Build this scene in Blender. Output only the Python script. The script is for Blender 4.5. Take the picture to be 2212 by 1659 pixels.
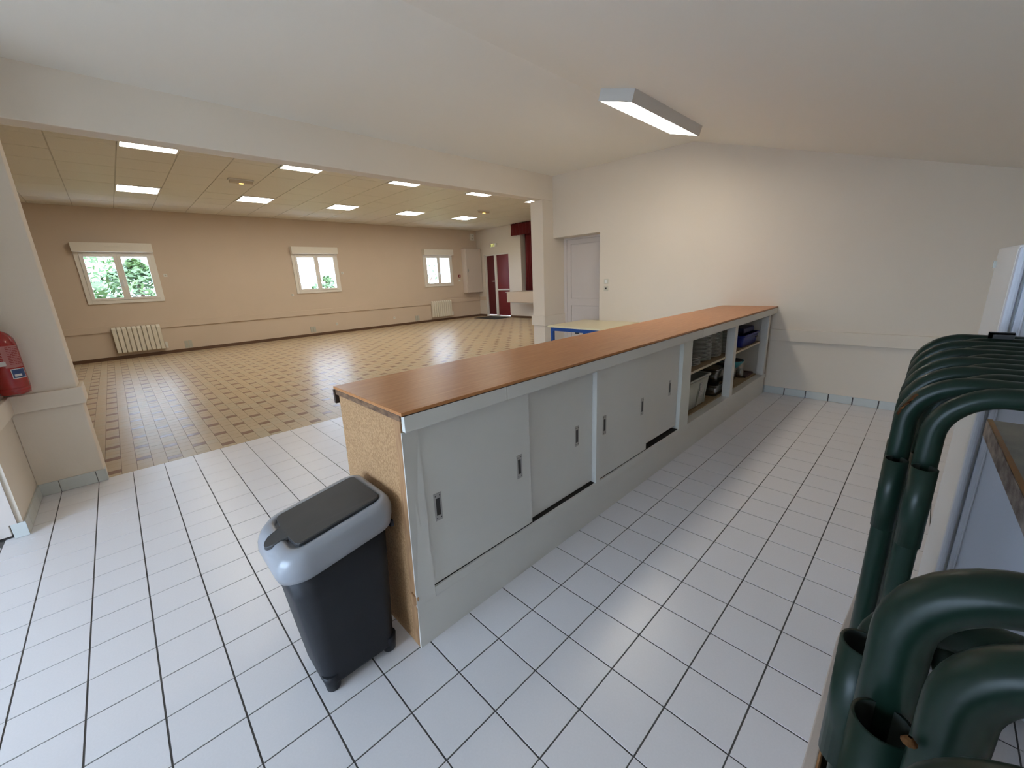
import bpy, bmesh, math, random
from mathutils import Vector, Matrix
random.seed(7)
D = bpy.data
for o in list(D.objects): D.objects.remove(o, do_unlink=True)
SC = bpy.context.scene
C = SC.collection
PI = math.pi

# ---------------------------------------------------------------- camera
YAW, PITCH, ROLL = 0.806822, -0.25556, -0.043988
fw = Vector((math.cos(YAW)*math.cos(PITCH), math.sin(YAW)*math.cos(PITCH), math.sin(PITCH)))
rt = Vector((math.sin(YAW), -math.cos(YAW), 0)); up = rt.cross(fw)
r2 = math.cos(ROLL)*rt + math.sin(ROLL)*up; u2 = -math.sin(ROLL)*rt + math.cos(ROLL)*up
cd = D.cameras.new('camera'); cam = D.objects.new('camera', cd); C.objects.link(cam)
cd.sensor_width = 36; cd.lens = 868.874/2212*36; cd.clip_start = 0.02; cd.clip_end = 200
M = Matrix((r2, u2, -fw)).transposed().to_4x4(); M.translation = Vector((0.55943, -2.01956, 1.40618))
cam.matrix_world = M; SC.camera = cam

# ---------------------------------------------------------------- world, exposure
w = D.worlds.new('world'); SC.world = w; w.use_nodes = True
nt = w.node_tree; bg = nt.nodes['Background']
sky = nt.nodes.new('ShaderNodeTexSky'); sky.sky_type = 'HOSEK_WILKIE'; sky.turbidity = 6; sky.ground_albedo = .4
sky.sun_direction = (0.3, -0.55, 0.78)
mx = nt.nodes.new('ShaderNodeMix'); mx.data_type = 'RGBA'; mx.inputs[0].default_value = .62
nt.links.new(sky.outputs[0], mx.inputs[6]); mx.inputs[7].default_value = (.60, .76, 1.0, 1)
nt.links.new(mx.outputs[2], bg.inputs[0]); bg.inputs[1].default_value = 12.0
SC.view_settings.view_transform = 'Standard'; SC.view_settings.look = 'None'
SC.view_settings.exposure = 0.98; SC.view_settings.gamma = 1; SC.view_settings.use_curve_mapping = False
PANEL_EMIT = 9.6
LAMP_EMIT = 10.0

# ---------------------------------------------------------------- materials
def mat(name, col, rough=.5, metal=0, noise=None, bump=0, bscale=200, spec=.5, stretch=(1,1,1), col2=None, nscale=8, namt=1.0, alpha=None, coat=0, detail=3):
    m = D.materials.new(name); m.use_nodes = True; t = m.node_tree; b = t.nodes['Principled BSDF']
    b.inputs['Base Color'].default_value = (*col, 1); b.inputs['Roughness'].default_value = rough
    b.inputs['Metallic'].default_value = metal; b.inputs['Specular IOR Level'].default_value = spec
    if coat: b.inputs['Coat Weight'].default_value = coat; b.inputs['Coat Roughness'].default_value = .1
    tc = t.nodes.new('ShaderNodeTexCoord'); mp = t.nodes.new('ShaderNodeMapping'); mp.inputs['Scale'].default_value = stretch
    t.links.new(tc.outputs['Object'], mp.inputs[0])
    if col2:
        n = t.nodes.new('ShaderNodeTexNoise'); n.inputs['Scale'].default_value = nscale; n.inputs['Detail'].default_value = detail
        t.links.new(mp.outputs[0], n.inputs[0])
        r = t.nodes.new('ShaderNodeValToRGB'); r.color_ramp.elements[0].position = .5-.22/namt; r.color_ramp.elements[1].position = .5+.22/namt
        r.color_ramp.elements[0].color = (*col, 1); r.color_ramp.elements[1].color = (*col2, 1)
        t.links.new(n.outputs[0], r.inputs[0]); t.links.new(r.outputs[0], b.inputs['Base Color'])
    if bump:
        n2 = t.nodes.new('ShaderNodeTexNoise'); n2.inputs['Scale'].default_value = bscale; n2.inputs['Detail'].default_value = 2
        t.links.new(mp.outputs[0], n2.inputs[0])
        bp = t.nodes.new('ShaderNodeBump'); bp.inputs['Strength'].default_value = bump; bp.inputs['Distance'].default_value = .004
        t.links.new(n2.outputs[0], bp.inputs['Height']); t.links.new(bp.outputs[0], b.inputs['Normal'])
    return m
def emit(name, col, s):
    m = D.materials.new(name); m.use_nodes = True; t = m.node_tree; t.nodes.remove(t.nodes['Principled BSDF'])
    e = t.nodes.new('ShaderNodeEmission'); e.inputs[0].default_value = (*col, 1); e.inputs[1].default_value = s
    t.links.new(e.outputs[0], t.nodes['Material Output'].inputs[0]); return m
def glassy(name, col=(1,1,1), gloss=.08, rough=.02):
    m = D.materials.new(name); m.use_nodes = True; t = m.node_tree; t.nodes.remove(t.nodes['Principled BSDF'])
    a = t.nodes.new('ShaderNodeBsdfTransparent'); a.inputs[0].default_value = (*col, 1)
    g = t.nodes.new('ShaderNodeBsdfGlossy'); g.inputs['Roughness'].default_value = rough
    x = t.nodes.new('ShaderNodeMixShader'); x.inputs[0].default_value = gloss
    t.links.new(a.outputs[0], x.inputs[1]); t.links.new(g.outputs[0], x.inputs[2]); t.links.new(x.outputs[0], t.nodes['Material Output'].inputs[0])
    return m

WALL = mat('wall_paint_pink_cream', (.75,.66,.545), .75, bump=.12, bscale=90, col2=(.77,.675,.56), nscale=1.5)
HWALL = mat('wall_paint_hall_dimmed', (.66,.55,.445), .75, bump=.12, bscale=90, col2=(.68,.565,.46), nscale=1.5)  # same cream paint as the kitchen, darkened for the hall's weaker light
CEIL = mat('ceiling_paint', (.86,.815,.725), .8, bump=.08, bscale=60)
CTILE = mat('ceiling_tile_mineral', (.84,.81,.74), .55, bump=.3, bscale=260, col2=(.80,.77,.70), nscale=60)
CGRID = mat('ceiling_grid', (.58,.55,.49), .6)
TILE = mat('white_floor_tile', (.79,.765,.775), .30, col2=(.75,.73,.74), nscale=160, namt=.8, bump=.04, bscale=30)
GROUT = mat('dark_grout', (.09,.085,.08), .9)
BTILE = mat('grey_skirting_tile', (.60,.62,.59), .3)
BG1 = mat('beige_hall_tile', (.55,.435,.29), .34, spec=.20, col2=(.52,.40,.26), nscale=3, bump=.06, bscale=14)
BG2 = mat('pale_beige_hall_tile', (.53,.445,.315), .34, spec=.20, col2=(.51,.415,.28), nscale=3, bump=.06, bscale=14)
DK = mat('dark_brown_hall_tile', (.22,.11,.06), .3, spec=.3, col2=(.27,.14,.08), nscale=6, bump=.06, bscale=14)
HGROUT = mat('hall_grout', (.17,.12,.075), .8)
BROWN = mat('brown_skirting', (.13,.07,.042), .4)
WHITE = mat('white_plastic', (.78,.77,.73), .35)
FRAME = mat('window_frame_white', (.86,.83,.78), .4)
PAINT = mat('grey_white_paint', (.67,.655,.61), .5, bump=.06, bscale=25, col2=(.70,.685,.635), nscale=3)
PAINT2 = mat('aged_white_paint', (.68,.68,.62), .5, bump=.06, bscale=25)
LAMI = mat('cherry_laminate', (.42,.17,.062), .33, spec=.17, col2=(.54,.255,.105), nscale=9, stretch=(.5,9,1), bump=.03, bscale=40, detail=6)
CHIP = mat('chipboard', (.34,.185,.08), .8, col2=(.50,.30,.145), nscale=130, namt=1.6, bump=.3, bscale=150, detail=4)
RAWW = mat('raw_wood_edge', (.30,.15,.065), .7, col2=(.46,.26,.12), nscale=14, stretch=(6,6,.7), bump=.2)
SHELFW = mat('shelf_chipboard', (.32,.24,.14), .75, col2=(.40,.30,.18), nscale=60)
SHELFE = mat('shelf_front_edge', (.58,.52,.38), .6)
DARK = mat('dark_track', (.02,.015,.012), .7)
STEEL = mat('brushed_steel', (.45,.44,.42), .35, 1)
BLACK = mat('black_plastic', (.015,.015,.016), .45)
DOORP = mat('door_paint_pinkish', (.68,.60,.54), .55)
RED = mat('burgundy_door', (.20,.018,.022), .45, col2=(.17,.014,.018), nscale=2)
CURT = mat('burgundy_velvet', (.13,.008,.010), .85, bump=.2, bscale=60)
GREEN = mat('green_painted_steel', (.0045,.0145,.0098), .33, spec=.22, col2=(.0058,.0170,.0112), nscale=4)
GREENI = mat('tube_inside', (.012,.018,.014), .8)
RUST = mat('rust', (.04,.012,.004), .9, col2=(.10,.045,.016), nscale=60, bump=.5, spec=.1)
FRIDGE = mat('white_enamel', (.72,.72,.72), .3)
LAMB = mat('lamp_housing_white', (.66,.66,.64), .4)
CREAM = mat('cream_tabletop', (.74,.66,.44), .3)
BLUE = mat('blue_painted_steel', (.012,.075,.30), .35)
BBOX = mat('blue_plastic', (.006,.018,.22), .4)
BBOX2 = mat('dark_blue_plastic', (.004,.010,.10), .4)
BIN = mat('anthracite_plastic', (.013,.014,.018), .5, spec=.3, bump=.1, bscale=400, col2=(.017,.018,.022), nscale=6)
BINL = mat('anthracite_lid', (.030,.030,.032), .5, bump=.15, bscale=500, col2=(.042,.042,.043), nscale=9)
BINR = mat('silver_grey_plastic', (.30,.31,.335), .3, coat=.2)
PORC = mat('porcelain', (.62,.62,.58), .18)
TUB = mat('grey_plastic_crate', (.42,.43,.38), .5)
CLEAR = glassy('clear_plastic', (.72,.74,.73), .25, .15)
GLASS = glassy('window_glass', (.97,.98,.98), .05)
JAR = glassy('jar_glass', (.86,.86,.84), .18, .05)
TEAL = mat('teal_plastic', (.02,.20,.24), .4)
TRAY = mat('dark_red_tray', (.06,.015,.012), .4)
EXT = mat('extinguisher_red', (.33,.008,.008), .22, coat=.5)
LABP = mat('label_pink_print', (.42,.16,.15), .5)
LABW = mat('label_white', (.65,.60,.58), .5)
LABB = mat('label_blue', (.03,.06,.17), .5)
LABR = mat('label_red', (.25,.01,.01), .5)
GRIL = mat('grey_blue_grille', (.52,.52,.46), .5)
RAD = mat('radiator_enamel', (.78,.74,.64), .35)
MAT_ = mat('door_mat', (.035,.033,.032), .95)
LEAF = mat('leaf_green', (.03,.07,.012), .6, col2=(.07,.14,.03), nscale=2)
LEAF2 = mat('dark_leaf_green', (.03,.07,.018), .6, col2=(.09,.15,.04), nscale=2)
GRASS = mat('grass', (.16,.24,.07), .9, col2=(.22,.30,.10), nscale=3)
MARB = mat('marbled_edge_laminate', (.12,.08,.07), .5, col2=(.50,.42,.36), nscale=26, namt=1.2, bump=.3, detail=6, stretch=(1,1,1.6))
ORNG = mat('orange_core_edge', (.42,.20,.07), .6, col2=(.34,.22,.10), nscale=20)
GREYT = mat('worn_grey_laminate', (.36,.34,.26), .5, col2=(.26,.24,.19), nscale=14, namt=.9, bump=.2)
PALE = mat('pale_board_laminate', (.55,.47,.42), .5, bump=.1)
PANEL = emit('light_panel', (1.0,.93,.80), PANEL_EMIT)
LAMPE = emit('lamp_diffuser', (1.0,.92,.79), LAMP_EMIT)
AMBER = emit('amber_indicator', (1.0,.45,.10), 3.0)
SIGNG = emit('exit_sign_glow', (.62,.60,.22), .55)
PLATET = mat('shutter_box_white', (.84,.80,.72), .45)

# ---------------------------------------------------------------- mesh helpers
class MB:
    def __init__(s): s.v=[]; s.f=[]; s.mi=[]; s.sm=[]
    def box(s,x0,x1,y0,y1,z0,z1,mi=0,skip=()):
        b=len(s.v); s.v+=[(x0,y0,z0),(x1,y0,z0),(x1,y1,z0),(x0,y1,z0),(x0,y0,z1),(x1,y0,z1),(x1,y1,z1),(x0,y1,z1)]
        for k,f in enumerate(((0,3,2,1),(4,5,6,7),(0,1,5,4),(1,2,6,5),(2,3,7,6),(3,0,4,7))):
            if k in skip: continue
            s.f.append(tuple(b+i for i in f)); s.mi.append(mi); s.sm.append(False)
        return s
    def hexa(s,pts,mi=0):   # 8 points, bottom ring then top ring
        b=len(s.v); s.v+=[tuple(p) for p in pts]
        for f in ((0,3,2,1),(4,5,6,7),(0,1,5,4),(1,2,6,5),(2,3,7,6),(3,0,4,7)):
            s.f.append(tuple(b+i for i in f)); s.mi.append(mi); s.sm.append(False)
        return s
    def prism(s,poly,axis,a,b2,mi=0):  # poly 2D in the other two axes, extruded along axis
        n=len(poly); b=len(s.v)
        def P(p,t): 
            return (t,p[0],p[1]) if axis==0 else (p[0],t,p[1]) if axis==1 else (p[0],p[1],t)
        for t in (a,b2):
            for p in poly: s.v.append(P(p,t))
        s.f.append(tuple(b+i for i in reversed(range(n)))); s.f.append(tuple(b+n+i for i in range(n))); s.mi+=[mi,mi]; s.sm+=[False,False]
        for i in range(n):
            j=(i+1)%n; s.f.append((b+i,b+j,b+n+j,b+n+i)); s.mi.append(mi); s.sm.append(False)
        return s
    def rings(s,rings,mi=0,closed=True,cap0=True,cap1=True,smooth=True):
        b=len(s.v); n=len(rings[0])
        for r in rings: s.v+=[tuple(p) for p in r]
        for k in range(len(rings)-1):
            for i in range(n if closed else n-1):
                j=(i+1)%n; s.f.append((b+k*n+i,b+k*n+j,b+(k+1)*n+j,b+(k+1)*n+i)); s.mi.append(mi); s.sm.append(smooth)
        if cap0: s.f.append(tuple(b+i for i in reversed(range(n)))); s.mi.append(mi); s.sm.append(False)
        if cap1: s.f.append(tuple(b+(len(rings)-1)*n+i for i in range(n))); s.mi.append(mi); s.sm.append(False)
        return s
    def lathe(s,prof,cx=0,cy=0,n=24,mi=0,cap0=True,cap1=True,smooth=True):
        return s.rings([[(cx+r*math.cos(2*PI*i/n),cy+r*math.sin(2*PI*i/n),z) for i in range(n)] for r,z in prof],mi,True,cap0,cap1,smooth)
    def tube(s,path,r,n=14,mi=0,cap=True):
        path=[Vector(p) for p in path]; rs=[]
        ref=None
        for k,p in enumerate(path):
            t=(path[min(k+1,len(path)-1)]-path[max(k-1,0)]).normalized()
            if ref is None: ref=t.orthogonal().normalized()
            ref=(ref-t*ref.dot(t)).normalized(); q=t.cross(ref)
            rs.append([p+r*(math.cos(2*PI*i/n)*ref+math.sin(2*PI*i/n)*q) for i in range(n)])
        return s.rings(rs,mi,True,cap,cap)
    def make(s,name,mats,parent=None,bevel=0):
        me=D.meshes.new(name); me.from_pydata(s.v,[],s.f)
        if not isinstance(mats,(list,tuple)): mats=[mats]
        for m in mats: me.materials.append(m)
        for p,mi,sm in zip(me.polygons,s.mi,s.sm): p.material_index=mi; p.use_smooth=sm
        bm=bmesh.new(); bm.from_mesh(me); bmesh.ops.recalc_face_normals(bm,faces=bm.faces)
        bm.to_mesh(me); bm.free(); me.update()
        o=D.objects.new(name,me); C.objects.link(o)
        if parent: o.parent=parent; o.matrix_parent_inverse=parent_inv(parent)
        if bevel:
            b=o.modifiers.new('bevel','BEVEL'); b.width=bevel; b.segments=2; b.limit_method='ANGLE'
        return o
def parent_inv(p):
    m=Matrix.Translation(p.location)
    q=p
    while q.parent: q=q.parent; m=Matrix.Translation(q.location) if False else m
    return world_of(p).inverted()
def world_of(p):
    m=Matrix.Translation(p.location) @ p.rotation_euler.to_matrix().to_4x4()
    if p.parent: m=world_of(p.parent) @ p.matrix_parent_inverse @ m
    return m
def tag(o,label,cat,group=None):
    o['label']=label; o['category']=cat
    if group: o['group']=group
    return o
def thing(name,label,cat,loc=(0,0,0),group=None):
    o=D.objects.new(name,None); o.empty_display_size=.1; C.objects.link(o); o.location=loc
    return tag(o,label,cat,group)
def struct(o): o['kind']='structure'; return o
def box(x0,x1,y0,y1,z0,z1): return MB().box(x0,x1,y0,y1,z0,z1)
def copytree(o,delta,parent=None):
    c=o.copy(); C.objects.link(c)
    if parent: c.parent=parent
    else: c.location=Vector(o.location)+Vector(delta)
    for ch in o.children: copytree(ch,delta,c)
    return c

# ================================================================ ROOM
XE=5.8; YB=2.35; YF=10.8; XH=11.25; ZH=3.27; XHL=-3.4; KY=-2.9; KX=-2.6
def cz(y): return 2.905-(2.35-y)*.0186 if y>.2 else 2.865-(.2-y)*.315

# kitchen floor: grout bed + 20 cm tiles
T=.2; GX=.0045
fl=struct(MB().box(KX-.1,6.4,KY-.1,2.39,-.12,-.0022).make('floor',GROUT))
cells=[]
for i in range(-13,30):
    for j in range(-15,12):
        x0,x1=i*T,(i+1)*T; y0,y1=j*T,(j+1)*T
        if j==11: y1=2.388
        x0=max(x0,KX); y0=max(y0,KY); x1=min(x1,XE)
        if x1-x0<.03 or y1-y0<.03: continue
        if x1<=-.1 and y0>=1.6: continue
        cells.append((x0,x1,y0,y1))
cp=M.translation; 
def area(c):
    p=Vector(((c[0]+c[1])/2,(c[2]+c[3])/2,0))-cp; dz=p.dot(fw)
    if dz<.5: return 0
    u=p.dot(r2)/dz*.393; v=p.dot(u2)/dz*.393*4/3
    if abs(u)>.54 or abs(v)>.56: return 0
    if c[0]>1.15 and c[2]>-.82 and c[3]<-.1: return 0
    return 1/dz**3
cells.sort(key=lambda c:-area(c))
tmesh=None; rest=MB(); cnt=0
for c in cells:
    gx,gy=.0042,.0034
    dz=random.uniform(-.0004,.0002)
    if cnt<300 and area(c)>0:
        full=abs(c[1]-c[0]-T)<1e-6 and abs(c[3]-c[2]-T)<1e-6
        if full:
            if tmesh is None:
                o=MB().hexa([(gx/2,gy/2,-.006),(T-gx/2,gy/2,-.006),(T-gx/2,T-gy/2,-.006),(gx/2,T-gy/2,-.006),(gx/2+.001,gy/2+.001,0),(T-gx/2-.001,gy/2+.001,0),(T-gx/2-.001,T-gy/2-.001,0),(gx/2+.001,T-gy/2-.001,0)]).make('tile',TILE,fl); tmesh=o.data
            else: o=D.objects.new('tile',tmesh); C.objects.link(o); o.parent=fl
            o.location=(c[0],c[2],dz)
        else: MB().box(c[0]+gx/2,c[1]-gx/2,c[2]+gy/2,c[3]-gy/2,-.006,0).make('tile',TILE,fl)
        cnt+=1
    else: rest.box(c[0]+gx/2,c[1]-gx/2,c[2]+gy/2,c[3]-gy/2,-.006,dz,skip=(0,))
o=rest.make('tile_field',TILE,fl); o['kind']='stuff'

# hall floor
hf=struct(MB().box(XHL,XH+.3,2.39,YF+.1,-.12,-.0015).make('floor',HGROUT))
beige=MB(); darks=[]
YS=2.388
g=.0030
ycols={}
i=-18
x=.2305-.2*18
k=0
while x<XH:
    # patterned column x..x+.1
    par=(round((x-.2305)/.2))%2
    yy=2.655-.39*2+(.195 if par==0 else 0)   # dark tile start
    while yy<YF:
        a,b=yy-.01,yy+.075
        if b>YS and a<YF: darks.append((x,min(x+.103,XH),max(a,YS),min(b,YF)))
        y0=b
        for s_ in range(3):
            a2,b2=y0,y0+.305/3; y0=b2
            if b2>YS+.01 and a2<YF: beige.box(x+g/2,x+.103-g/2,max(a2,YS)+g/2,min(b2,YF)-g/2,-.006,random.uniform(-.0004,.0001),mi=random.choice((0,0,1)),skip=(0,))
        yy+=.39
    yy=YS
    first=True
    while yy<YF:
        st=.065 if first else .13
        if first: st=.215
        first=False
        if x+.103<XH: beige.box(x+.103+g/2,min(x+.2,XH)-g/2,yy+g/2,min(yy+st,YF)-g/2,-.006,random.uniform(-.0004,.0001),mi=random.choice((0,0,1)),skip=(0,))
        yy+=st
    x+=.2
o=beige.make('beige_tile_field',[BG1,BG2],hf); o['kind']='stuff'
darks=[d for d in darks if d[3]-d[2]>.01]
darks.sort(key=lambda d:-area(d))
rd=MB(); n=0; dm={}
for d in darks:
    if n<300 and area(d)>0 and not (d[0]<.25):
        key=(round(d[1]-d[0],3),round(d[3]-d[2],3))
        if key not in dm:
            o=box(g/2,key[0]-g/2,g/2,key[1]-g/2,-.006,0).make('brown_tile',DK,hf); dm[key]=o.data
        else: o=D.objects.new('brown_tile',dm[key]); C.objects.link(o); o.parent=hf
        o.location=(d[0],d[2],.0001); n+=1
    else: rd.box(d[0]+g/2,d[1]-g/2,d[2]+g/2,d[3]-g/2,-.006,0.0001,skip=(0,))
o=rd.make('brown_tile_field',DK,hf); o['kind']='stuff'

# kitchen walls
wr=MB()
top=[(KY,cz(KY)),(.2,cz(.2)),(YB,cz(YB))]
wr.prism([(KY,0),(1.478,0),(1.478,2.005),(YB,2.005),(YB,cz(YB)+.1),(.2,cz(.2)+.1),(KY,cz(KY)+.1)],0,XE,XE+.3)
wr=struct(wr.make('wall_right',WALL))
# recess back / side
rb=MB().box(XE+.3,XE+.4,1.3,YB+.1,0,2.1); rb=struct(rb.make('wall_recess',WALL))
kc=MB().prism([(KY-.1,cz(KY)-.03),(.2,2.865),(YB+.02,cz(YB)),(YB+.02,3.1),(.2,3.1),(KY-.1,3.0)],0,KX-.1,XE+.3)
struct(kc.make('ceiling',CEIL))
struct(MB().box(KX-.1,XE+.3,KY-.15,KY,-.1,2.3).make('wall_back',WALL))
# left kitchen wall with an added glazed door, out of view, to let in daylight
GL=(-1.75,.75,0.02,2.02)
wl=MB().prism([(KY,0),(GL[0],0),(GL[0],cz(GL[0])+.05),(KY,cz(KY)+.05)],0,KX-.15,KX)
wl.prism([(GL[1],0),(1.68,0),(1.68,cz(1.68)+.05),(GL[1],cz(GL[1])+.05)],0,KX-.15,KX)
wl.prism([(GL[0],2.02),(GL[1],2.02),(GL[1],cz(GL[1])+.05),(.2,2.9),(GL[0],cz(GL[0])+.02)],0,KX-.15,KX)
struct(wl.make('wall_left',WALL))
gd=thing('window_4','','',(KX,GL[0],0)); del gd['label']; del gd['category']; struct(gd)
fr=MB(); 
for a in (GL[0],(GL[0]+GL[1])/2-.04,GL[1]-.08): fr.box(KX-.10,KX-.03,a,a+.08,0,2.02)
fr.box(KX-.10,KX-.03,GL[0],GL[1],1.94,2.02); fr.box(KX-.10,KX-.03,GL[0],GL[1],0,.1)
fr.make('window_frame',FRAME,gd); box(KX-.07,KX-.064,GL[0]+.08,GL[1]-.08,.1,1.94).make('pane',GLASS,gd)
# closet block left of the opening (face y=1.68) with door_1
cb=MB().box(KX,-1.06,1.68,YB+.25,0,2.95).box(-.158,-.105,1.68,YB+.25,0,2.95).box(-1.06,-.158,1.68,YB+.25,2.06,2.95).box(-1.06,-.158,1.80,YB+.25,0,2.06)
struct(cb.make('wall_closet',WALL))
d1=struct(box(-1.045,-.168,1.70,1.74,.012,2.05).make('door_1',DOORP,None,.003))
box(-.30,-.20,1.655,1.70,1.02,1.04).make('door_handle',STEEL,d1)
box(-1.06,-.158,1.70,1.8,.0005,.010).make('gap_shade',DARK,d1)  # dark strip standing in for the shade in the gap under the door
tr=struct(MB().box(-.166,-.128,1.668,1.68,.095,2.1).make('trim_1',DOORP))
# middle wall: pier, beam, post
mw=MB().box(-.105,.248,YB,YB+.25,0,2.550)
mw.box(XHL,-.105,YB+.02,YB+.25,0,2.95)
mw.box(-.105,XE+.3,YB,YB+.16,2.550,3.0)
mw.box(5.55,XE+.4,YB,YB+.25,0,2.550)
mw.box(XE+.4,XH+.3,YB,YB+.25,0,3.4)
mw.box(XHL,XE+.4,YB+.16,YB+.17,2.550,3.4).box(XHL,XE+.4,YB+.02,YB+.16,2.95,3.4)
struct(mw.make('wall_middle',WALL,None,.006))
# rails (timber band painted as the wall)
r1=MB().box(-.105,.272,YB-.026,YB,.64,.765).box(.248,.272,YB,YB+.25,.64,.765).box(-.105,-.08,1.68,YB-.026,.64,.765).box(-.6+.45,-.08,1.655,1.68,.64,.765)
struct(r1.make('trim_2',WALL,None,.004))
struct(MB().box(5.525,XE+.3,YB-.02,YB,.64,.80).box(5.525,5.55,YB,YB+.27,.64,.80).make('trim_3',WALL,None,.004))
struct(MB().box(XE-.03,XE,KY,1.45,.615,.74).make('trim_4',WALL,None,.004))
# skirting tiles
bl=struct(box(-.105,.2,YB-.0015,YB,0,.09).make('baseboard_left',GROUT))
bt=None
for (x0,x1) in ((-.105,.0),(.003,.197),(.2,.256)):
    box(x0,x1,YB-.010,YB-.0015,.002,.094).make('tile',BTILE,bl)
box(.2485,.257,YB,YB+.05,.002,.094).make('tile',BTILE,bl)
for (y0,y1) in ((1.672,1.8),(1.803,2.0),(2.003,2.2),(2.203,YB-.011)): box(-.1035,-.095,y0,y1,.002,.094).make('tile',BTILE,bl)
box(-.156,-.095,1.671,1.6785,.002,.094).make('tile',BTILE,bl)
br=struct(box(XE-.0015,XE,KY,-.79,0,.078).make('baseboard_right',GROUT))
y=-.82
ys=[-.79,-.803]
box(XE-.010,XE-.0015,-.805,-.792,.002,.082).make('tile',BTILE,br)
yy=-.8
while yy>KY+.05:
    box(XE-.010,XE-.0015,yy-.197,yy-.008,.002,.082).make('tile',BTILE,br); yy-=.2
struct(box(XE-.012,XE,-.2,1.46,0,.082).make('baseboard_rear',BTILE))
# door_2 in the recess
d2=struct(MB().box(XE+.26,XE+.3,1.50,YB-.002,1.975,2.004).box(XE+.255,XE+.3,2.285,YB-.002,0,1.975).make('door_2',DOORP,None,.003))
lf=box(XE+.272,XE+.295,1.50,2.282,.01,1.972).make('door_leaf',DOORP,d2)
fr_=MB().box(XE+.26,XE+.272,1.50,1.575,.01,1.972).box(XE+.26,XE+.272,2.205,2.282,.01,1.972).box(XE+.26,XE+.272,1.575,2.205,.01,.115).box(XE+.26,XE+.272,1.575,2.205,.935,1.045).box(XE+.26,XE+.272,1.575,2.205,1.905,1.972)
fr_.make('panel_frame',DOORP,lf)
for (z0,z1) in ((.123,.927),(1.053,1.897)): MB().box(XE+.263,XE+.272,1.583,2.197,z0,z1).make('raised_panel',DOORP,lf,.002)

# hall shell
W=[(.195,1.49),(4.44,5.72),(8.73,9.98)]
hw=MB(); xs=[XHL]
prev=XHL
for a,b in W:
    a+=.06; b-=.06
    hw.box(prev,a,YF,YF+.3,0,3.4); hw.box(a,b,YF,YF+.3,0,1.30); hw.box(a,b,YF,YF+.3,2.33,3.4); prev=b
hw.box(prev,XH+.3,YF,YF+.3,0,3.4)
struct(hw.make('wall_far',HWALL))
struct(box(XHL-.15,XHL,2.6,YF+.3,-.1,3.4).make('wall_hall_left',HWALL))
# hall end wall with door opening and stage opening
DY0,DY1,DZ=9.04,10.40,2.335
SY1,SZ0,SZ1=8.40,.97,3.05
he=MB().box(XH,XH+.25,DY1,YF,0,3.4).box(XH,XH+.25,SY1,DY0,0,3.4).box(XH,XH+.25,DY0,DY1,DZ,3.4)
he.box(XH,XH+.25,3.4,SY1,0,SZ0).box(XH,XH+.25,3.4,SY1,SZ1,3.4).box(XH,XH+.25,2.6,3.4,0,3.4)
struct(he.make('wall_hall_end',mat('stage_wall_cream',(.74,.68,.61),.7,bump=.1,bscale=90)))
# stage box behind opening
STD=mat('stage_dark',(.012,.011,.012),.9); STW=mat('stage_wing_grey',(.40,.37,.33),.8)
sb=MB().box(XH+.25,XH+2.6,SY1,SY1+.1,.9,3.2,1).box(XH+2.6,XH+2.7,3.2,SY1+.1,.9,3.3).box(XH+.25,XH+2.7,3.2,SY1+.1,3.1,3.3).box(XH+.25,XH+2.7,3.2,SY1+.1,.8,SZ0-.01).box(XH+.25,XH+2.7,3.2,3.3,.9,3.2)
struct(sb.make('wall_stage',[STD,STW]))
# hall ceiling with tiles
hc=struct(box(XHL,XH,2.5,YF,ZH+.006,ZH+.1).make('ceiling',CGRID))
P=.6225; X0=1.02; Y0=8.06
lights=[(X0+k*3*P, Y0) for k in range(5)]+[(X0+k*3*P, Y0-5*P) for k in range(5)]
lset={(round(a,2),round(b,2)) for a,b in lights}
ct=[]; cut=MB()
i=-8
for i in range(-8,18):
    for j in range(-10,6):
        x0=X0+i*P; y0=Y0+j*P; x1=min(x0+P,XH); y1=min(y0+P,YF); x0c=max(x0,XHL); y0c=max(y0,2.61)
        if x1-x0c<.03 or y1-y0c<.03: continue
        if (round(x0,2),round(y0,2)) in lset: continue
        c=(x0c,x1,y0c,y1)
        if x1>-.9 and not(y1<4.0): ct.append(c)
        else: cut.box(c[0]+.006,c[1]-.006,c[2]+.003,c[3]-.003,ZH,ZH+.01)
hm={}
ct.sort(key=lambda c:(abs(c[1]-c[0]-P)>1e-6 or abs(c[3]-c[2]-P)>1e-6, Vector((c[0],c[2],0)).length))
for k,c in enumerate(ct):
    if k>=300: cut.box(c[0]+.006,c[1]-.006,c[2]+.003,c[3]-.003,ZH,ZH+.01); continue
    key=(round(c[1]-c[0],3),round(c[3]-c[2],3))
    if key not in hm:
        o=MB().hexa([(.008,.004,0),(key[0]-.008,.004,0),(key[0]-.008,key[1]-.004,0),(.008,key[1]-.004,0),(.006,.002,.012),(key[0]-.006,.002,.012),(key[0]-.006,key[1]-.002,.012),(.006,key[1]-.002,.012)]).make('ceiling_tile',CTILE,hc); hm[key]=o.data
    else: o=D.objects.new('ceiling_tile',hm[key]); C.objects.link(o); o.parent=hc
    o.location=(c[0],c[2],ZH-.001+random.uniform(0,.002))
if cut.v: o=cut.make('ceiling_tile_field',CTILE,hc); o['kind']='stuff'
# rails and skirting of the hall
prev=XHL; rl=MB()
rl.box(XHL,XH,YF-.032,YF,.625,.77); struct(rl.make('trim_5',HWALL,None,.004))
struct(box(XH-.02,XH,DY1,YF-.022,.625,.77).make('trim_6',HWALL,None,.004))
struct(box(XHL,XH,YF-.012,YF,0,.075).make('baseboard_far',BROWN))
struct(MB().box(XH-.012,XH,DY1,YF-.012,0,.075).box(XH-.012,XH,2.6,DY0,0,.075).make('baseboard_hall_end',BROWN))
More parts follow.
